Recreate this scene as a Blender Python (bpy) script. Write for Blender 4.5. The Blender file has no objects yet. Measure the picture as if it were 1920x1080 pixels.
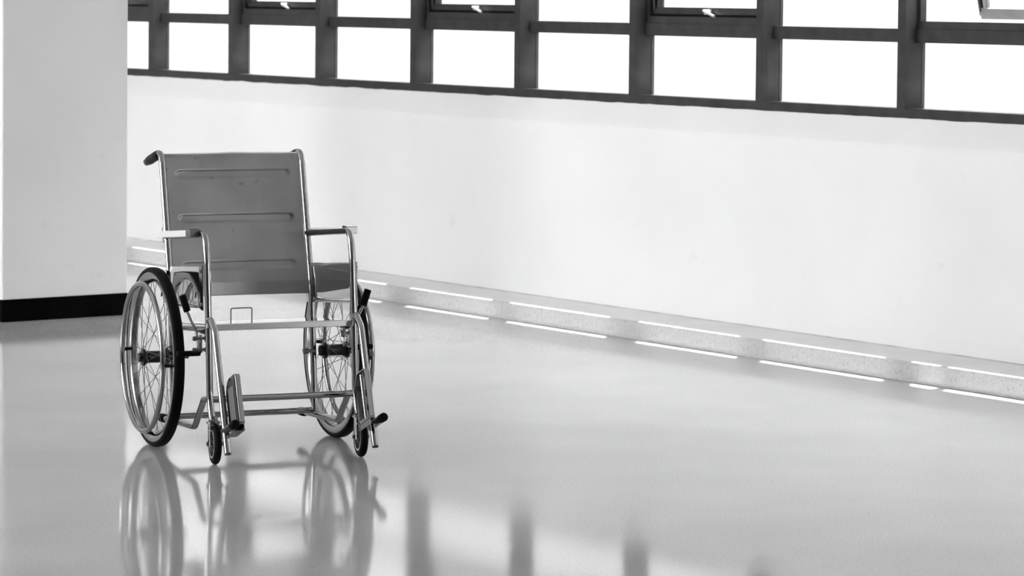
import bpy, math, random
from mathutils import Vector, Matrix, noise
random.seed(7)
PI = math.pi
sc = bpy.context.scene
C = sc.collection

# ------------------------------------------------------------------ camera
PHI = 0.635741            # heading of the camera against the window wall
F_PX, CAM_H, PITCH, ROLL, SHIFT = 5729.63, 1.5547, 0.0462, 0.0096, -288.77
def room(x, y):
    """camera-ground coordinates -> room coordinates (X towards the windows, Y along them)"""
    return (math.cos(PHI)*x + math.sin(PHI)*y, -math.sin(PHI)*x + math.cos(PHI)*y)
cam_d = bpy.data.cameras.new('camera'); cam = bpy.data.objects.new('camera', cam_d); C.objects.link(cam)
cam_d.sensor_width = 36.0
cam_d.lens = F_PX*36.0/1920.0
cam_d.shift_y = SHIFT/1920.0
cam_d.clip_end = 500
r0 = Vector((1, 0, 0)); u0 = Vector((0, math.sin(PITCH), math.cos(PITCH))); f0 = Vector((0, math.cos(PITCH), -math.sin(PITCH)))
rt = r0*math.cos(ROLL) + u0*math.sin(ROLL); up = -r0*math.sin(ROLL) + u0*math.cos(ROLL)
M3 = Matrix.Rotation(-PHI, 3, 'Z') @ Matrix((rt, up, -f0)).transposed()
cam.matrix_world = Matrix.Translation((0, 0, CAM_H)) @ M3.to_4x4()
cam_d.dof.use_dof = True
cam_d.dof.focus_distance = 10.45
cam_d.dof.aperture_fstop = 7.0
sc.camera = cam

# ------------------------------------------------------------------ light
w = bpy.data.worlds.new('sky'); sc.world = w; w.use_nodes = True
bg = w.node_tree.nodes['Background']
bg.inputs['Color'].default_value = (1, 1, 1, 1); bg.inputs['Strength'].default_value = 3.0
sun_d = bpy.data.lights.new('sun', 'SUN'); sun = bpy.data.objects.new('sun', sun_d); C.objects.link(sun)
sun_d.energy = 7.0; sun_d.angle = math.radians(0.5)
SUN_K, SUN_M = 0.93, 3.15       # sideways and upward run per metre towards the windows
sun.rotation_euler = Vector((1, SUN_K, SUN_M)).to_track_quat('Z', 'Y').to_euler()
sun.location = (20, 20, 40)
vs = sc.view_settings
vs.view_transform = 'Standard'; vs.look = 'None'; vs.gamma = 1.0; vs.use_curve_mapping = False
vs.exposure = 2.2

# ------------------------------------------------------------------ materials
def grey(v): return (v, v, v, 1)
def mat(name, v, rough=.5, metal=0.0, var=0.0, scale=4.0, bump=0.0, bscale=60.0, rvar=0.0, stretch=(1, 1, 1), coat=0.0):
    m = bpy.data.materials.new(name); m.use_nodes = True
    nt = m.node_tree; p = nt.nodes['Principled BSDF']
    p.inputs['Base Color'].default_value = grey(v); p.inputs['Roughness'].default_value = rough
    p.inputs['Metallic'].default_value = metal
    if coat: p.inputs['Coat Weight'].default_value = coat; p.inputs['Coat Roughness'].default_value = .05
    tc = nt.nodes.new('ShaderNodeTexCoord'); mp = nt.nodes.new('ShaderNodeMapping')
    mp.inputs['Scale'].default_value = stretch
    nt.links.new(tc.outputs['Object'], mp.inputs['Vector'])
    if var or rvar:
        n = nt.nodes.new('ShaderNodeTexNoise'); n.inputs['Scale'].default_value = scale; n.inputs['Detail'].default_value = 6
        nt.links.new(mp.outputs['Vector'], n.inputs['Vector'])
        if var:
            r = nt.nodes.new('ShaderNodeMapRange'); r.inputs['From Min'].default_value = .3; r.inputs['From Max'].default_value = .7
            r.inputs['To Min'].default_value = max(0, v-var); r.inputs['To Max'].default_value = min(1, v+var)
            nt.links.new(n.outputs['Fac'], r.inputs['Value']); nt.links.new(r.outputs['Result'], p.inputs['Base Color'])
        if rvar:
            r2 = nt.nodes.new('ShaderNodeMapRange'); r2.inputs['From Min'].default_value = .3; r2.inputs['From Max'].default_value = .7
            r2.inputs['To Min'].default_value = rough-rvar; r2.inputs['To Max'].default_value = rough+rvar
            nt.links.new(n.outputs['Fac'], r2.inputs['Value']); nt.links.new(r2.outputs['Result'], p.inputs['Roughness'])
    if bump:
        nb = nt.nodes.new('ShaderNodeTexNoise'); nb.inputs['Scale'].default_value = bscale; nb.inputs['Detail'].default_value = 4
        nt.links.new(mp.outputs['Vector'], nb.inputs['Vector'])
        b = nt.nodes.new('ShaderNodeBump'); b.inputs['Strength'].default_value = bump; b.inputs['Distance'].default_value = .01
        nt.links.new(nb.outputs['Fac'], b.inputs['Height']); nt.links.new(b.outputs['Normal'], p.inputs['Normal'])
    return m

def floor_material():
    m = mat('polished_floor', .52, .2)
    nt = m.node_tree; p = nt.nodes['Principled BSDF']; L = nt.links.new
    tc = nt.nodes.new('ShaderNodeTexCoord')
    n1 = nt.nodes.new('ShaderNodeTexNoise'); n1.inputs['Scale'].default_value = 130; n1.inputs['Detail'].default_value = 3
    n2 = nt.nodes.new('ShaderNodeTexNoise'); n2.inputs['Scale'].default_value = 1.3; n2.inputs['Detail'].default_value = 5
    n3 = nt.nodes.new('ShaderNodeTexNoise'); n3.inputs['Scale'].default_value = 28; n3.inputs['Detail'].default_value = 4
    for n in (n1, n2, n3): L(tc.outputs['Object'], n.inputs['Vector'])
    a = nt.nodes.new('ShaderNodeMapRange'); a.inputs['From Min'].default_value = .3; a.inputs['From Max'].default_value = .7
    a.inputs['To Min'].default_value = .345; a.inputs['To Max'].default_value = .425
    L(n1.outputs['Fac'], a.inputs['Value'])
    b = nt.nodes.new('ShaderNodeMapRange'); b.inputs['From Min'].default_value = .3; b.inputs['From Max'].default_value = .7
    b.inputs['To Min'].default_value = .94; b.inputs['To Max'].default_value = 1.06
    L(n2.outputs['Fac'], b.inputs['Value'])
    mu = nt.nodes.new('ShaderNodeMath'); mu.operation = 'MULTIPLY'
    L(a.outputs['Result'], mu.inputs[0]); L(b.outputs['Result'], mu.inputs[1])
    L(mu.outputs['Value'], p.inputs['Base Color']); p.inputs['Specular IOR Level'].default_value = .4
    r = nt.nodes.new('ShaderNodeMapRange'); r.inputs['From Min'].default_value = .3; r.inputs['From Max'].default_value = .7
    r.inputs['To Min'].default_value = .07; r.inputs['To Max'].default_value = .10
    L(n2.outputs['Fac'], r.inputs['Value']); L(r.outputs['Result'], p.inputs['Roughness'])
    bu = nt.nodes.new('ShaderNodeBump'); bu.inputs['Strength'].default_value = .03; bu.inputs['Distance'].default_value = .004
    L(n3.outputs['Fac'], bu.inputs['Height']); L(bu.outputs['Normal'], p.inputs['Normal'])
    return m

def smudge(m, scale, lo, hi, amount):
    """sparse dirt marks multiplied over a material's base colour"""
    nt = m.node_tree; p = nt.nodes['Principled BSDF']; L = nt.links.new
    tc = nt.nodes.new('ShaderNodeTexCoord'); n = nt.nodes.new('ShaderNodeTexNoise')
    n.inputs['Scale'].default_value = scale; n.inputs['Detail'].default_value = 5; n.inputs['Roughness'].default_value = .6
    L(tc.outputs['Object'], n.inputs['Vector'])
    r = nt.nodes.new('ShaderNodeMapRange'); r.inputs['From Min'].default_value = lo; r.inputs['From Max'].default_value = hi
    r.inputs['To Min'].default_value = 1; r.inputs['To Max'].default_value = 1-amount
    L(n.outputs['Fac'], r.inputs['Value'])
    mu = nt.nodes.new('ShaderNodeMath'); mu.operation = 'MULTIPLY'
    L(p.inputs['Base Color'].links[0].from_socket, mu.inputs[0]); L(r.outputs['Result'], mu.inputs[1])
    L(mu.outputs['Value'], p.inputs['Base Color'])

def glass_material():
    m = bpy.data.materials.new('window_glass'); m.use_nodes = True
    nt = m.node_tree; nt.nodes.remove(nt.nodes['Principled BSDF'])
    out = nt.nodes['Material Output']
    t = nt.nodes.new('ShaderNodeBsdfTransparent'); t.inputs['Color'].default_value = grey(.93)
    g = nt.nodes.new('ShaderNodeBsdfGlossy'); g.inputs['Roughness'].default_value = .02
    lw = nt.nodes.new('ShaderNodeLayerWeight'); lw.inputs['Blend'].default_value = .5
    pw = nt.nodes.new('ShaderNodeMath'); pw.operation = 'POWER'; pw.inputs[1].default_value = 5
    fr = nt.nodes.new('ShaderNodeMapRange'); fr.inputs['To Min'].default_value = .03; fr.inputs['To Max'].default_value = .9
    nt.links.new(lw.outputs['Facing'], pw.inputs[0]); nt.links.new(pw.outputs[0], fr.inputs['Value'])
    mx = nt.nodes.new('ShaderNodeMixShader')
    nt.links.new(fr.outputs['Result'], mx.inputs['Fac']); nt.links.new(t.outputs[0], mx.inputs[1]); nt.links.new(g.outputs[0], mx.inputs[2])
    nt.links.new(mx.outputs[0], out.inputs['Surface'])
    return m

MT = dict(
    wall=mat('white_wall_paint', .80, .6, var=.025, scale=1.6, bump=.06, bscale=9),
    column=mat('pillar_paint', .72, .55, var=.02, scale=2.2, bump=.05, bscale=9),
    ceiling=mat('ceiling_paint', .78, .8),
    backwall=mat('inner_wall_paint', .12, .7),
    base=mat('black_baseboard_vinyl', .0015, .7, var=.001, scale=6),
    frame=mat('grey_painted_aluminium', .045, .38, metal=.0, var=.008, scale=12, rvar=.06),
    daylit_frame=mat('daylit_frame_aluminium', .15, .4, var=.02, scale=12),  # lighter copy of the frame paint for the open sash, daylight put into the colour
    joint_shade=mat('dirty_joint_shade', .5, .7, var=.15, scale=9),
    step=mat('step_stone', .74, .35, var=.03, scale=5),
    tile=mat('speckled_riser_tile', .50, .4, var=.06, scale=110, bump=.05, bscale=120),
    ground=mat('outside_paving', .085, .8, var=.02, scale=.3),
    sidewall=mat('grey_side_wall', .2, .7),
    court=mat('court_paving', .5, .8, var=.05, scale=.4),
    sky_block=mat('sky_block_paint', .20, .8, var=.03, scale=.5),
    concrete=mat('outside_concrete', .5, .8),
    chrome=mat('chrome_tube', .34, .085, metal=1.0, rvar=.04, scale=14),
    steel=mat('mirror_steel_sheet', .82, .045, metal=1.0, bump=.012, bscale=5),
    satin=mat('satin_steel_back', .265, .36, metal=.85, var=.05, scale=5, rvar=.07, bump=.01, bscale=4),
    darksteel=mat('dark_zinc_steel', .16, .35, metal=.9),
    rim=mat('rim_steel', .32, .15, metal=.9),
    bar=mat('seat_bar_steel', .60, .16, metal=1.0),
    hem=mat('pale_hem', .85, .35),
    hub=mat('hub_steel', .035, .3, metal=.95),
    spoke=mat('spoke_wire', .03, .4, metal=.6),
    rubber=mat('black_rubber', .005, .55, bump=.1, bscale=200),
    plastic=mat('black_plastic', .012, .35),
    pad=mat('arm_pad_pale', .74, .2, coat=.5),
    tread=mat('grey_tread_pad', .025, .45),
    silver=mat('silver_handle', .8, .25, metal=.6),
    glass=glass_material(), floor=floor_material(),
)

smudge(MT['wall'], 4, .68, .76, .07); smudge(MT['column'], 7, .65, .73, .09); smudge(MT['floor'], 42, .68, .74, .30)
smudge(MT['satin'], 22, .66, .72, .35); smudge(MT['tile'], 45, .62, .70, .35)
for k_, v_ in (('frame', .12), ('rubber', .05), ('plastic', .15)): MT[k_].node_tree.nodes['Principled BSDF'].inputs['Specular IOR Level'].default_value = v_
MT['base'].node_tree.nodes['Principled BSDF'].inputs['Specular IOR Level'].default_value = .03
# ------------------------------------------------------------------ mesh helpers
class MB:
    def __init__(s): s.v = []; s.f = []
    def add(s, vs, fs):
        o = len(s.v); s.v += [tuple(p) for p in vs]; s.f += [tuple(i+o for i in f) for f in fs]; return s
    def box(s, x0, x1, y0, y1, z0, z1):
        vs = [(x, y, z) for x in (x0, x1) for y in (y0, y1) for z in (z0, z1)]
        return s.add(vs, [(0, 1, 3, 2), (4, 6, 7, 5), (0, 4, 5, 1), (2, 3, 7, 6), (0, 2, 6, 4), (1, 5, 7, 3)])
    def prism_y(s, prof, y0, y1):
        """profile of (x, z) points extruded along y"""
        n = len(prof); vs = [(x, y0, z) for x, z in prof] + [(x, y1, z) for x, z in prof]
        return s.add(vs, [(i, (i+1) % n, n+(i+1) % n, n+i) for i in range(n)] + [tuple(range(n-1, -1, -1)), tuple(range(n, 2*n))])
    def tube(s, pts, r, n=14, closed_ends=True):
        pts = [Vector(p) for p in pts]; m = len(pts)
        rs = r if isinstance(r, (list, tuple)) else [r]*m
        T = []
        for i in range(m):
            t = (pts[min(i+1, m-1)]-pts[max(i-1, 0)]).normalized(); T.append(t)
        ref = Vector((1, 0, 0)) if abs(T[0].x) < .8 else Vector((0, 1, 0))
        nn = (ref - T[0]*ref.dot(T[0])).normalized(); vs = []; fs = []
        for i in range(m):
            nn = (nn - T[i]*nn.dot(T[i])).normalized(); b = T[i].cross(nn)
            for k in range(n):
                a = 2*PI*k/n; vs.append(pts[i] + (nn*math.cos(a) + b*math.sin(a))*rs[i])
        for i in range(m-1):
            for k in range(n):
                fs.append((i*n+k, i*n+(k+1) % n, (i+1)*n+(k+1) % n, (i+1)*n+k))
        if closed_ends: fs += [tuple(range(n-1, -1, -1)), tuple(range((m-1)*n, m*n))]
        return s.add(vs, fs)
    def lathe_x(s, prof, n=72, closed=False):
        """profile of (x, radius) turned about the local x axis"""
        m = len(prof); vs = []; fs = []
        for k in range(n):
            a = 2*PI*k/n
            for x, r in prof: vs.append((x, r*math.cos(a), r*math.sin(a)))
        for k in range(n):
            k2 = (k+1) % n
            for i in range(m if closed else m-1):
                j = (i+1) % m; fs.append((k*m+i, k*m+j, k2*m+j, k2*m+i))
        if not closed:
            fs.append(tuple(k*m for k in range(n))[::-1]); fs.append(tuple(k*m+m-1 for k in range(n)))
        return s.add(vs, fs)
    def mesh(s, name, m, smooth=True, ang=40):
        me = bpy.data.meshes.new(name); me.from_pydata(s.v, [], s.f); me.materials.append(m)
        import bmesh
        b = bmesh.new(); b.from_mesh(me); bmesh.ops.recalc_face_normals(b, faces=b.faces)
        if smooth:
            for f in b.faces: f.smooth = True
            for e in b.edges:
                if len(e.link_faces) == 2 and e.calc_face_angle(0) > math.radians(ang): e.smooth = False
        b.to_mesh(me); b.free(); return me

def link(name, me, parent=None, loc=(0, 0, 0), rot=(0, 0, 0), label=None):
    o = bpy.data.objects.new(name, me); C.objects.link(o)
    o.location = loc; o.rotation_euler = rot; o.parent = parent
    if label: o['label'] = label
    return o
def build(name, mb, m, parent=None, loc=(0, 0, 0), rot=(0, 0, 0), label=None, bevel=0, smooth=True):
    o = link(name, mb.mesh(name, MT[m], smooth), parent, loc, rot, label)
    if bevel:
        bv = o.modifiers.new('bevel', 'BEVEL'); bv.width = bevel; bv.segments = 2; bv.limit_method = 'ANGLE'
    return o
def struct(o, label, cat):
    o['kind'] = 'structure'; o['label'] = label; o['category'] = cat; return o
def fillet(pts, r, n=7):
    """round the inner corners of a polyline; r is one radius or one per corner"""
    pts = [Vector(p) for p in pts]; out = [pts[0]]
    for i in range(1, len(pts)-1):
        ri = r[i-1] if isinstance(r, (list, tuple)) else r
        a = (pts[i-1]-pts[i]); b = (pts[i+1]-pts[i]); la, lb = a.length, b.length; a.normalize(); b.normalize()
        half = a.angle(b)/2
        d = min(ri/math.tan(half), la*.49, lb*.49); rr = d*math.tan(half)
        c = pts[i] + (a+b).normalized()*(rr/math.sin(half))
        p0 = pts[i]+a*d - c; p1 = pts[i]+b*d - c
        if PI-2*half < 1e-3: out.append(pts[i]); continue
        q = p0.normalized().rotation_difference(p1.normalized()); ax, an = q.to_axis_angle()
        for k in range(n+1): out.append(c + Matrix.Rotation(an*k/n, 3, ax) @ p0)
    out.append(pts[-1]); return out

# ------------------------------------------------------------------ room shell
XW, XR, XF, XO = 8.91, 8.586, 8.985, 9.10       # wall face, step riser, window frame inside face, outside face
STEP = .081
Y0, Y1, XB, ZC = -16.0, 24.0, -2.5, 4.3
fl = build('floor', MB().box(XB, XR+.01, Y0, Y1, -.1, 0), 'floor', smooth=False)
struct(fl, 'glossy pale speckled floor', 'floor')
ce = build('ceiling', MB().box(XB-.2, 9.0, Y0-.2, Y1+.2, ZC, ZC+.15), 'ceiling', smooth=False)
struct(ce, 'plain white ceiling', 'ceiling')

# step along the window wall, faced with tiles
st = build('trim_1', MB().box(XR+.018, XW+.2, Y0, Y1, -.1, STEP), 'step', smooth=False)
struct(st, 'low pale stone step running along the foot of the window wall', 'step')
TL = .3145
tile_me = MB().box(XR, XR+.018, -TL/2+.0004, TL/2-.0004, .0005, STEP).mesh('tile', MT['tile'], smooth=False)
for k in range(-4, 36):
    yy = 8.556 + TL*(k+.5)
    t = link('tile', tile_me, st, (0, yy, 0))

# window wall under the windows, with plaster sloping up to the frames
mb = MB().box(XW, 9.22, Y0, Y1, STEP, .93).box(8.995, 9.22, Y0, Y1, .92, 1.035)
wr = build('wall_right', mb, 'wall', smooth=False)
struct(wr, 'white painted wall below the row of windows', 'wall')
mb = MB(); n = int((Y1-Y0)/.03); vsl = []
for i in range(n+1):
    y = Y0+(Y1-Y0)*i/n
    e = noise.noise((y*6, 0, 0))*.004 + noise.noise((y*17, 3, 0))*.0025
    g = noise.noise((y*1.2, 9, 0))*.003
    vsl += [(XW-.001, y, .90), (XW-.001, y, .925+g), (XW+.012, y, .946+g), (XF-.006, y, 1.040+e), (XF+.006, y, 1.043+e), (9.0, y, .90)]
fs = []
for i in range(n):
    for j in range(6):
        a = i*6+j; b = i*6+(j+1) % 6; fs.append((a, b, b+6, a+6))
fs += [(0, 1, 2, 3, 4, 5), tuple(n*6+j for j in (5, 4, 3, 2, 1, 0))]
sl = build('trim_2', mb.add(vsl, fs), 'wall')
struct(sl, 'sloping white plaster sill with a ragged edge under the window frames', 'sill')

jt = build('trim_3', MB().box(XW-.004, XW+.01, Y0, Y1, STEP, STEP+.004), 'joint_shade', smooth=False)  # strip paints in the dirt line and contact shade at the wall foot
struct(jt, 'thin grey line of dirt and painted contact shade where the wall meets the step', 'joint_shade')

# wall above the windows, added eave outside, ground outside
ZH = 2.95
wa = build('wall_upper', MB().box(XW, 9.22, Y0, Y1, ZH, ZC), 'wall', smooth=False)
struct(wa, 'white wall above the windows', 'wall')
ev = build('sun_clip_eave', MB().box(9.22, 8.505+3.3/SUN_M, Y0-2, Y1+6, 3.3, 3.5), 'concrete', smooth=False)  # unseen eave added, its edge set to clip the sun to a thin strip
struct(ev, 'unseen concrete eave added above the windows to clip the sun beam', 'eave')
gr = build('ground', MB().box(9.22, 160, -120, 160, -.5, -.3), 'ground', smooth=False)
struct(gr, 'sunlit pale paving outside the windows', 'ground')

ow = build('sky_block_wall', MB().box(24, 24.6, -60, 90, -.3, 16), 'sky_block', smooth=False)  # unseen wall added to keep bright sky out of the floor reflections
struct(ow, 'unseen wall across the paving, added to block sky from the floor reflections', 'wall')

# the other sides of the hall: openings added opposite for daylight, plain walls at the ends
OPEN, SHUT = 9.0, 17.0  # extent of the unseen openings, added to fill the hall with daylight
mb = MB().box(XB-.2, XB, OPEN, Y1, -.1, 1.1).box(XB-.2, XB, OPEN, Y1, 4.1, ZC).box(XB-.2, XB, SHUT, Y1, 1.1, 4.1)
for i in range(1, 3):
    yc = OPEN + (SHUT-OPEN)*i/3; mb.box(XB-.2, XB, yc-.2, yc+.2, 1.1, 4.1)
wo = build('wall_opposite', mb, 'wall', smooth=False); struct(wo, 'unseen white wall opposite the windows, with wide openings added for daylight', 'wall')
wc = build('wall_side', MB().box(XB-.2, XB, Y0, OPEN, -.1, ZC), 'sidewall', smooth=False); struct(wc, 'plain grey wall opposite the windows beside the added openings', 'wall')
g2 = build('ground_court', MB().box(-120, XB-.2, -120, 160, -.5, -.3), 'court', smooth=False); struct(g2, 'pale paved court beyond the added openings', 'ground')
wb = build('wall_back', MB().box(XB-.2, 9.22, Y0-.2, Y0, -.1, ZC), 'backwall', smooth=False); struct(wb, 'plain dark wall at the near end of the hall', 'wall')
wf = build('wall_far', MB().box(XB-.2, 9.22, Y1, Y1+.2, -.1, ZC), 'wall', smooth=False); struct(wf, 'plain white wall at the far end', 'wall')

# pillar on the left with black baseboard
CX0, CX1, CY = 6.505, 7.166, 12.792
wl = build('wall_left', MB().box(CX0, CX1, CY+.004, CY+.30, 0, ZC), 'column', smooth=False, bevel=.006)
struct(wl, 'pale grey square pillar standing left of the wheelchair', 'pillar')
bl = build('baseboard_left', MB().box(CX0-.006, CX1+.002, CY-.006, CY+.306, 0, .105), 'base', smooth=False, bevel=.004)
struct(bl, 'black baseboard around the foot of the pillar', 'baseboard')

# ------------------------------------------------------------------ windows
PITCH_W, MW = .9093, .049
A0 = 9.436
ZB0, ZB1 = 1.03, 1.083       # bottom rail
ZT0, ZT1 = 1.36, 1.418       # transom
XT = 9.045                   # transom inside face
mull_me = MB().box(XF, XO, -MW, 0, ZB0, ZH).mesh('mullion', MT['frame'], smooth=False)
CL = PITCH_W-MW
rail_me = MB().prism_y([(XF, ZB0), (XF, ZB1-.004), (XF+.004, ZB1), (XO, ZB1), (XO, ZB0)], 0, CL).mesh('bottom_rail', MT['frame'], smooth=False)
head_me = MB().box(XF, XO, 0, CL, ZH-.05, ZH).mesh('head_rail', MT['frame'], smooth=False)
tran_me = MB().prism_y([(XT, ZT0), (XT, ZT1-.002), (XT+.002, ZT1), (XO, ZT1), (XO, ZT0)], 0, CL).mesh('transom', MT['frame'], smooth=False)
lpane_me = MB().box(XO-.022, XO-.016, 0, CL, ZB1, ZT0).mesh('lower_pane', MT['glass'], smooth=False)
upane_me = MB().box(XO-.022, XO-.016, 0, CL, ZT1, ZH-.05).mesh('upper_pane', MT['glass'], smooth=False)
# inner frame that the sash closes against
S0, S1 = ZT1, ZH-.05
XI = XO-.014
sub = MB().box(XT+.008, XI, 0, CL, S0, S0+.033).box(XT+.008, XI, 0, .018, S0+.033, S1).box(XT+.008, XI, CL-.018, CL, S0+.033, S1).box(XT+.008, XI, 0, CL, S1-.02, S1)
sub_me = sub.mesh('sash_frame', MT['frame'], smooth=False)
gap_shade_me = MB().box(XT+.016, XI-.002, .018, CL-.018, S0+.033, S0+.0445).mesh('gap_shade', MT['rubber'], smooth=False)  # black strip paints the dark shade of the gap under the sash
# sash: hinge line at its top (origin), hanging down
SH = (S1-.02)-(S0+.045); SW = CL-.05
sa = MB()
sa.box(-.018, .022, .0, .032, -SH, 0).box(-.018, .022, SW-.032, SW, -SH, 0).box(-.018, .022, .032, SW-.032, -SH, -SH+.031).box(-.018, .022, .032, SW-.032, -.03, 0)
sa.box(.004, .022, -.014, SW+.014, -SH-.020, -SH).box(.004, .022, -.014, 0, -SH, 0).box(.004, .022, SW, SW+.014, -SH, 0)
sash_me = sa.mesh('sash', MT['frame'], smooth=False)
osash_me = sa.mesh('sash', MT['daylit_frame'], smooth=False)
sglass_me = MB().box(.0, .006, .032, SW-.032, -SH+.031, -.03).mesh('sash_pane', MT['glass'], smooth=False)
hd = MB().box(-.030, -.018, -.022, .022, -.012, .012)
hd.tube(fillet([(-.022, .012, .003), (-.046, .012, .006), (-.050, -.075, -.020)], .012, 5), .0065, 8)
hand_me = hd.mesh('sash_handle', MT['silver'])
stay_me = MB().tube([(-.03, .012, -SH+.02), (-.034, .010, -SH+.30)], .004, 8).box(-.0205, -.0175, .004, .028, -SH+.035, -SH+.14).mesh('stay_arm', MT['hub'])
nwin = 0
for k in range(-5, 15):
    ylo = A0 + PITCH_W*(k-1); yhi = A0 + PITCH_W*k - MW
    nwin += 1
    root = link('window_%d' % nwin, mull_me, None, (0, yhi+MW, 0))
    sash = (k % 2 == 0); opened = (k == 0)
    look = 'an awning sash swung open outwards' if opened else 'a closed awning sash' if sash else 'a fixed upper pane'
    if 0 <= k <= 8:
        nth = ('ninth', 'eighth', 'seventh', 'sixth', 'fifth', 'fourth', 'third', 'second', 'first')[k]
        struct(root, '%s grey metal window bay from the pillar, with %s' % (nth, look), 'window')
    else:
        struct(root, 'grey metal window bay farther along the row, outside the picture', 'window')
    root['group'] = 'window bays along the wall'
    off = ylo-(yhi+MW)
    for nm, me in (('bottom_rail', rail_me), ('head_rail', head_me), ('transom', tran_me), ('lower_pane', lpane_me)):
        link(nm, me, root, (0, off, 0))
    if sash:
        link('sash_frame', sub_me, root, (0, off, 0))
        if not opened: link('gap_shade', gap_shade_me, root, (0, off, 0))
        ang = math.radians(-13) if opened else 0
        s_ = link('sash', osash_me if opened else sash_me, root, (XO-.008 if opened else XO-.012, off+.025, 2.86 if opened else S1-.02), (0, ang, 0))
        link('sash_pane', sglass_me, s_)
        link('sash_handle', hand_me, s_, (0, SW*.5, -SH+.012))
        link('stay_arm', stay_me, s_, (0, SW-.034, 0))
    else:
        link('upper_pane', upane_me, root, (0, off, 0))

# ------------------------------------------------------------------ wheelchair
TH = 0.396505
wx, wy = room(-0.908308, 10.483971)
ch = bpy.data.objects.new('wheelchair', None); C.objects.link(ch)
ch.location = (wx, wy, 0); ch.rotation_euler = (0, 0, TH-PHI)
ch['label'] = 'empty chrome-framed wheelchair with satin steel back standing on the glossy floor'; ch['category'] = 'wheelchair'
XS, TW, WR = .254, .3257, .305
TR = .0115

def seat_z(y): return .4525 - .082*(y+.385)

# ---- rear wheels
tyre_prof = [(-.0155, .286), (-.0178, .2905), (-.0183, .2950), (-.0165, .3005), (-.0115, .3040), (-.004, .3050), (.004, .3050), (.0115, .3040), (.0165, .3005), (.0183, .2950), (.0178, .2905), (.0155, .286)]
tyre_me = MB().lathe_x(tyre_prof, 96, True).mesh('tyre', MT['rubber'])
rim_me = MB().lathe_x([(-.0165, .2885), (-.0168, .280), (-.0150, .268), (-.0120, .262), (-.007, .257), (.007, .257), (.0120, .262), (.0150, .268), (.0168, .280), (.0165, .2885), (.010, .2875), (-.010, .2875)], 96, True).mesh('rear_wheel', MT['rim'])
hr_prof = []
for k in range(12):
    a = 2*PI*k/12; hr_prof.append((.0095*math.cos(a), .250+.0095*math.sin(a)))
hrim_me = MB().lathe_x(hr_prof, 96, True).mesh('hand_rim', MT['chrome'])
hub_me = MB().lathe_x([(-.058, .013), (-.058, .018), (-.050, .019), (-.046, .019), (-.045, .029), (-.040, .030), (-.037, .029), (-.033, .024), (-.022, .0205), (.022, .0205), (.033, .024), (.037, .029), (.040, .030), (.045, .029), (.046, .016), (.058, .015), (.058, .010)], 32).mesh('hub', MT['hub'])
nut_me = MB().lathe_x([(-.013, .004), (-.013, .0105), (.004, .0105), (.004, .006), (.028, .006)], 12).mesh('axle_nut', MT['darksteel'])
spokes = []
for side in (-1, 1):
    for lead in (-1, 1):
        p0 = Vector((side*.040, .0265*math.cos(0), .0265*math.sin(0)))
        a = lead*math.radians(62); p1 = Vector((side*.003, .259*math.cos(a), .259*math.sin(a)))
        spokes.append(MB().tube([p0, p1], .00105, 6).mesh('spoke', MT['spoke']))
stud = MB()
stud.tube([(.008, .262, 0), (.026, .256, 0), (.045, .251, 0)], [.006, .0065, .008], 10)
stud_me = stud.mesh('hand_rim_stud', MT['plastic'])
valve_me = MB().tube([(0, .257, 0), (0, .228, 0)], .003, 8).mesh('valve', MT['plastic'])
for s in (-1, 1):
    wname = 'rear_wheel'
    wo_ = link(wname, rim_me, ch, (s*TW, 0, WR), (0, 0, 0 if s > 0 else PI))
    link('tyre', tyre_me, wo_); link('hand_rim', hrim_me, wo_, (.0445, 0, 0)); link('hub', hub_me, wo_)
    link('axle_nut', nut_me, wo_, (-.105, 0, 0)); link('valve', valve_me, wo_, (0, 0, 0), (math.radians(70), 0, 0))
    for k in range(4): link('hand_rim_stud', stud_me, wo_, (0, 0, 0), (math.radians(90*k), 0, 0))
    for v, me in enumerate(spokes):
        for k in range(9):
            link('spoke', me, wo_, (0, 0, 0), (math.radians(40*k + v*10 + (5 if v > 1 else 0)), 0, 0))

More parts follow.
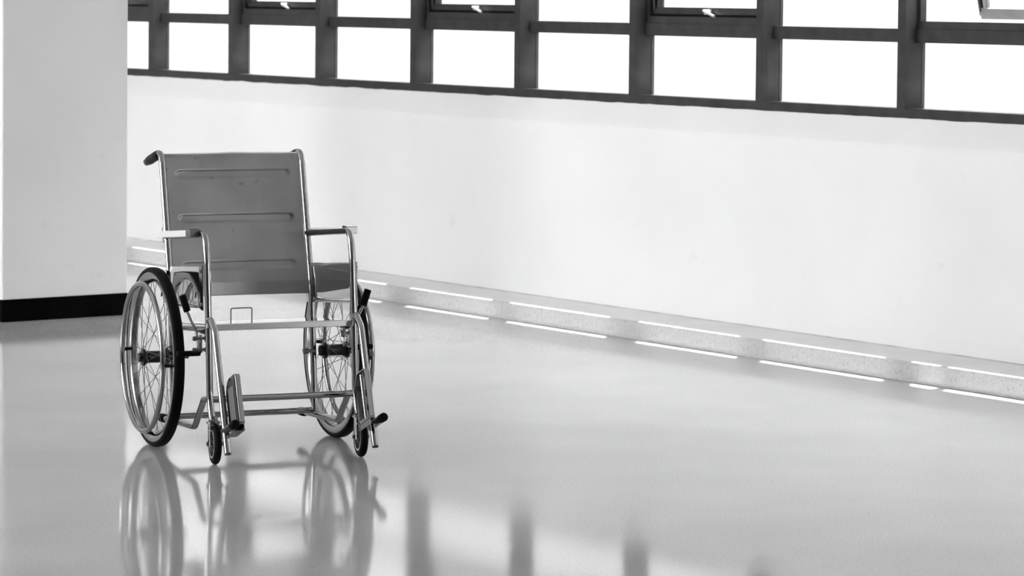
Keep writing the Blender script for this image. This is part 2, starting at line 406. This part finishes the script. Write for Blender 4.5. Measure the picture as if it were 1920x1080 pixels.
# ---- side frames
for s in (-1, 1):
    x = s*XS
    P = lambda pts: [(x, y, z) for y, z in pts]
    build('back_post', MB().tube(fillet(P([(.008, .075), (.048, .455), (.060, .545), (.168, .955), (.190, .990), (.345, .953)]), [.3, .3, .03, .03]), TR), 'chrome', ch)
    g = build('push_grip', MB().tube(P([(.212, .9835), (.218, .982), (.335, .954), (.355, .9495)]), [.0135, .0155, .0155, .0125], 14), 'plastic', ch)
    mb = MB()
    for q in range(7):
        t = .2 + q*.1; yy = .218+(.335-.218)*t; zz = .982+(.954-.982)*t
        mb.tube(P([(yy-.004, zz+.001), (yy+.004, zz-.001)]), .0168, 14)
    build('grip_rib', mb, 'plastic', g)
    build('grip_end_ring', MB().tube(P([(.353, .950), (.361, .948)]), .0135, 14), 'silver', g)
    # arm tube and front post in one bend
    build('arm_post', MB().tube(fillet(P([(.102, .708), (-.342, .748), (-.364, .668), (-.386, .455), (-.405, .206), (-.428, .150)]), [.040, .25, .4, .3]), TR), 'chrome', ch)
    ap = MB()
    for (ya, yb) in ((.115, -.300),):
        za, zb = .711, .747
        ap.add([(x+s*.004, ya, za-.010), (x+s*.040, ya, za-.010), (x+s*.040, ya, za+.013), (x+s*.004, ya, za+.013),
                (x+s*.004, yb, zb-.010), (x+s*.040, yb, zb-.010), (x+s*.040, yb, zb+.013), (x+s*.004, yb, zb+.013)],
               [(0, 1, 2, 3), (4, 7, 6, 5), (0, 4, 5, 1), (1, 5, 6, 2), (2, 6, 7, 3), (3, 7, 4, 0)])
    arm = build('arm_pad', ap, 'pad', ch, bevel=.003, smooth=False)
    e = MB().box(min(x+s*.003, x+s*.041), max(x+s*.003, x+s*.041), -.302, -.250, .735, .7605)
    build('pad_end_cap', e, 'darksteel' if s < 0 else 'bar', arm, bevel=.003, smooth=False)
    # collar where the arm meets the back post
    build('arm_collar', MB().tube(P([(.118, .735), (.106, .690)]), .0145, 14), 'darksteel', ch)
    build('leg_tube', MB().tube(fillet(P([(-.386, .440), (-.398, .476), (-.456, .436), (-.603, .056)]), [.02, .035]), TR), 'chrome', ch)
    build('open_tube_end', MB().tube(P([(-.602, .0585), (-.6045, .052)]), TR*.93, 14), 'plastic', ch)  # black disc stands in for the dark inside of the open tube
    lr = build('lower_rail', MB().tube(fillet(P([(.150, .073), (-.236, .094), (-.338, .200), (-.402, .207)]), [.035, .02]), TR*.95), 'chrome', ch)
    build('rubber_tip', MB().tube(P([(.110, .0752), (.118, .0748), (.160, .0725), (.166, .0722)]), [.013, .0155, .0155, .012], 14), 'rubber', lr)
    sr = build('seat_rail', MB().tube(P([(-.383, seat_z(-.383)-.017), (.046, seat_z(.046)-.017)]), .0095), 'chrome', ch)
    # polished skirt panel with a bolted flange
    px = x + s*.0135
    pts = [(-.350, .640), (-.05, .615), (.070, .604), (.064, .560), (.052, .470), (-.05, .478), (-.350, .503)]
    th = .0012
    mb = MB()
    cols = 10; rows = 6; vv = []
    for j in range(rows+1):
        for i in range(cols+1):
            u = i/cols; v = j/rows
            y = -.352 + (.088+.352)*u; zt = .642 - .038*u; zb_ = .503-.036*u
            # the sheet bows a little and curls inwards at its rear edge
            bow = .006*math.sin(PI*v)*(1-u) + (.020*((u-.78)/.22)**2 if u > .78 else 0)
            vv.append((px - s*bow, y, zb_+(zt-zb_)*v))
    mb.add(vv, [(j*(cols+1)+i, j*(cols+1)+i+1, (j+1)*(cols+1)+i+1, (j+1)*(cols+1)+i) for j in range(rows) for i in range(cols)])
    sk = build('skirt_panel', mb, 'steel', ch)
    so = sk.modifiers.new('thick', 'SOLIDIFY'); so.thickness = .0014; so.offset = 0
    fx = sorted((px+s*.0008, px+s*.0045))
    f_ = MB().add([(fx[0], -.376, .498), (fx[1], -.376, .498), (fx[1], -.350, .500), (fx[0], -.350, .500), (fx[0], -.362, .645), (fx[1], -.362, .645), (fx[1], -.336, .643), (fx[0], -.336, .643)],
                  [(0, 1, 2, 3), (4, 7, 6, 5), (0, 4, 5, 1), (1, 5, 6, 2), (2, 6, 7, 3), (3, 7, 4, 0)])
    build('flange', f_, 'chrome', sk, smooth=False)
    for yb, zb in ((-.352, .626), (-.363, .517)):
        build('bolt', MB().tube([(px+s*.004, yb, zb), (px+s*.0085, yb, zb)], [.0065, .0045], 10), 'darksteel', sk)
    # ---- brake
    yb = -.320
    bx = lambda v: s*v
    br = build('brake_lever', MB().tube(fillet([(bx(.269), yb, .352), (bx(.270), yb, .378), (bx(.276), yb, .425), (bx(.294), yb-.002, .462), (bx(.312), yb-.004, .500)], [.05, .03, .05]), .0055, 10), 'chrome', ch)
    build('brake_grip', MB().tube([(bx(.3085), yb-.004, .492), (bx(.3095), yb-.004, .4945), (bx(.3255), yb-.004, .5445), (bx(.3262), yb-.004, .5465)], [.0105, .012, .0125, .0105], 12), 'rubber', br)
    build('brake_shoe', MB().tube([(bx(.262), yb+.002, .3500), (bx(.270), yb+.002, .3505), (bx(.343), yb-.006, .3520)], [.008, .0095, .0095], 12), 'rubber', br)
    lk = MB().box(min(bx(.258), bx(.264)), max(bx(.258), bx(.264)), yb-.010, yb+.010, .352, .412)
    build('brake_link', lk, 'chrome', br, smooth=False, bevel=.001)
    for zc in (.4005, .3625):
        build('brake_bolt', MB().tube([(bx(.240), yb-.003, zc), (bx(.248), yb-.003, zc)], .0085, 6).tube([(bx(.246), yb-.003, zc), (bx(.284), yb-.003, zc)], .005, 10).tube([(bx(.280), yb-.003, zc), (bx(.288), yb-.003, zc)], .0085, 6), 'darksteel', br)
    build('brake_clamp', MB().box(min(bx(.234), bx(.246)), max(bx(.234), bx(.246)), yb-.012, yb+.008, .388, .412).box(min(bx(.238), bx(.242)), max(bx(.238), bx(.242)), yb-.008, yb+.004, .41, .440).box(min(bx(.234), bx(.262)), max(bx(.234), bx(.262)), yb-.03, yb+.02, .4165, .4215), 'darksteel', br, smooth=False)
    # ---- caster
    cz, cr = .0685, .0685
    cy = -.462
    fork = link('caster_fork', MB().box(-.021, -.018, -.016, .016, -.008, .060).box(.018, .021, -.016, .016, -.008, .060).box(-.021, .021, -.018, .040, .060, .064).mesh('caster_fork', MT['chrome'], smooth=False), ch, (x, cy, cz), (0, 0, math.radians(-6)))
    bv = fork.modifiers.new('bevel', 'BEVEL'); bv.width = .0012
    tp = []
    for k in range(12):
        a = 2*PI*k/12; tp.append((.0125*math.cos(a), .0555+.013*math.sin(a)))
    build('caster_tyre', MB().lathe_x(tp, 48, True), 'rubber', fork)
    build('caster_wheel', MB().lathe_x([(-.010, .006), (-.010, .016), (-.006, .020), (-.005, .036), (-.0115, .042), (-.0115, .046), (.0115, .046), (.0115, .042), (.005, .036), (.006, .020), (.010, .016), (.010, .006)], 40), 'plastic', fork)
    build('caster_ring', MB().lathe_x([(-.0125, .043), (-.0125, .047), (.0125, .047), (.0125, .043)], 48, True), 'silver', fork)
    build('caster_axle', MB().tube([(-.028, 0, 0), (-.021, 0, 0)], .007, 8).tube([(-.021, 0, 0), (.021, 0, 0)], .004, 8).tube([(.021, 0, 0), (.028, 0, 0)], .007, 8), 'darksteel', fork)
    build('stem_cap', MB().tube([(0, .030, .064), (0, .030, .070), (0, .031, .073), (0, .034, .084)], [.022, .022, .0155, .0155], 20), 'darksteel', fork)
    # ---- footrest folded up along the leg tube
    upv = Vector((0, .363, .932)); rod = Vector((0, -.932, .363)); base = Vector((0, -.603, .058))
    Q = lambda xx, u, v: Vector((xx, 0, 0)) + base + rod*u + upv*v
    fx_ = s*.227
    outl = []
    L, Rr, Bt, Tp = -.026, .090, .072, .243
    for (cu, cv, a0) in ((Rr-.012, Bt+.012, -90), (Rr-.014, Tp-.014, 0), (L+.055, Tp-.055, 90), (L+.012, Bt+.012, 180)):
        rr = .012 if cv < .15 else (.014 if cu > 0.04 else .055)
        for k in range(6):
            a = math.radians(a0+18*k); outl.append((cu+rr*math.cos(a), cv+rr*math.sin(a)))
    n = len(outl)
    def plate(x0, x1, shrink):
        cu, cv = (L+Rr)/2, (Bt+Tp)/2
        o = [(cu+(u-cu)*shrink, cv+(v-cv)*shrink) for u, v in outl]
        return MB().add([Q(x0, u, v) for u, v in o]+[Q(x1, u, v) for u, v in o], [(i, (i+1) % n, n+(i+1) % n, n+i) for i in range(n)]+[tuple(range(n)), tuple(range(2*n-1, n-1, -1))])
    fp = build('foot_plate', plate(fx_, fx_+s*.004, 1.0), 'chrome', ch, bevel=.001)
    # raised rim turned to the underside (now the inner face)
    rim = MB(); cu, cv = (L+Rr)/2, (Bt+Tp)/2
    inn = [(cu+(u-cu)*.93, cv+(v-cv)*.95) for u, v in outl]
    rim.add([Q(fx_, u, v) for u, v in outl]+[Q(fx_-s*.013, u, v) for u, v in outl]+[Q(fx_-s*.013, u, v) for u, v in inn]+[Q(fx_, u, v) for u, v in inn],
            [(i+n*a, (i+1) % n+n*a, (i+1) % n+n*b, i+n*b) for i in range(n) for a, b in ((0, 1), (1, 2), (2, 3))])
    build('plate_rim', rim, 'chrome', fp)
    build('tread_pad', plate(fx_+s*.004, fx_+s*.0065, .86), 'tread', fp)
    rb = MB()
    for q in range(9):
        u = L+.024 + q*(Rr-L-.048)/8
        a, b_ = Q(fx_+s*.0068, u, Bt+.022), Q(fx_+s*.0068, u, Tp-.036)
        rb.tube([a, b_], .0028, 6)
    build('tread_rib', rb, 'tread', fp)
    rib = MB().tube([Q(fx_-s*.008, .04, Bt+.01), Q(fx_-s*.008, .04, Tp-.012)], .006, 10)
    build('stiffener', rib, 'chrome', fp)
    hx = s*.2425
    build('hinge_rod', MB().tube([Q(s*.254, -.012, .074), Q(s*.254, .086, .070)], .0125, 14), 'hub', fp)
    build('rubber_knob', MB().tube([Q(s*.254, .080, .0702), Q(s*.254, .084, .070), Q(s*.254, .112, .069), Q(s*.254, .116, .0689)], [.012, .0150, .0150, .012], 14), 'rubber', fp)
    bk = MB(); xa, xb = sorted((s*.254, fx_-s*.013))
    c8 = [Q(xx, u, v) for xx in (xa, xb) for u in (-.012, .084) for v in (.054, .054)] 
    bk.add(c8, [(0, 1, 3, 2), (4, 6, 7, 5), (0, 4, 5, 1), (2, 3, 7, 6), (0, 2, 6, 4), (1, 5, 7, 3)])
    xa, xb = sorted((fx_-s*.013, fx_-s*.010))
    c8 = [Q(xx, u, v) for xx in (xa, xb) for u in (-.012, .084) for v in (.054, .085)]
    bk.add(c8, [(0, 1, 3, 2), (4, 6, 7, 5), (0, 4, 5, 1), (2, 3, 7, 6), (0, 2, 6, 4), (1, 5, 7, 3)])
    build('hinge_bracket', bk, 'chrome', fp, smooth=False)

# ---- cross members, seat and back
build('front_crossbar', MB().tube([(-XS, -.404, .206), (XS, -.404, .206)], TR*.95), 'chrome', ch)
build('rear_crossbar', MB().tube([(-XS, .012, .096), (XS, .012, .096)], TR*.95), 'chrome', ch)
zf = seat_z(-.398)
fb = MB().box(-.246, .246, -.403, -.398, zf-.021, zf)
build('seat_front_bar', fb, 'bar', ch, bevel=.002, smooth=False)
sm = MB(); NX, NY = 24, 12; vv = []
for j in range(NY+1):
    for i in range(NX+1):
        xx = -.250+.5*i/NX; yy = -.3975+(.035+.3975)*j/NY
        vv.append((xx, yy, seat_z(yy)))
sm.add(vv, [(j*(NX+1)+i, j*(NX+1)+i+1, (j+1)*(NX+1)+i+1, (j+1)*(NX+1)+i) for j in range(NY) for i in range(NX)])
seat = build('seat', sm, 'steel', ch)
so = seat.modifiers.new('thick', 'SOLIDIFY'); so.thickness = .004; so.offset = -1
hy = -.330; hz = seat_z(hy)
build('lid_handle', MB().tube(fillet([(-.160, hy, hz-.002), (-.160, hy, hz+.050), (-.087, hy, hz+.050), (-.087, hy, hz-.002)], .006, 5), .0022, 8), 'darksteel', seat)

# back sheet: leans with the posts, slightly hollow, three pressed grooves
def back_y(z):
    pts = [(.455, .048), (.545, .060), (.96, .170), (1.0, .181)]
    for (z0, y0), (z1, y1) in zip(pts, pts[1:]):
        if z <= z1 or z1 == 1.0: return y0+(y1-y0)*(z-z0)/(z1-z0)
NX, NZ = 96, 150; vv = []
zb, zt = .500, .982; hw = .2445
def sstep(a, b, t):
    t = max(0, min(1, (t-a)/(b-a))); return t*t*(3-2*t)
for j in range(NZ+1):
    for i in range(NX+1):
        xx = -hw+2*hw*i/NX; z = zb+(zt-zb)*j/NZ
        y = back_y(z) + .010*(1-(xx/hw)**2)*1.0 + .004
        for gz in (.915, .763, .603):
            # groove: capsule shape, half height 14 mm
            dx = max(0, abs(xx)-.192); dist = math.hypot(dx, z-gz)
            y += .0045*(1-sstep(.009, .0155, dist))
        y += .0012*noise.noise((xx*7, z*7, 1.7))
        # hem rolled back over the top
        if z > zt-.010: y += .010*((z-(zt-.010))/.010)**2
        vv.append((xx, y, z))
bm_ = MB().add(vv, [(j*(NX+1)+i, j*(NX+1)+i+1, (j+1)*(NX+1)+i+1, (j+1)*(NX+1)+i) for j in range(NZ) for i in range(NX)])
bk = build('backrest', bm_, 'satin', ch)
so = bk.modifiers.new('thick', 'SOLIDIFY'); so.thickness = .002; so.offset = 1
build('top_hem', MB().tube([(-.2445, .1935, .9825), (-.05, .2035, .9835), (.0, .2040, .9855), (.06, .2035, .984), (.2445, .1935, .9825)], .0045, 10), 'hem', bk)
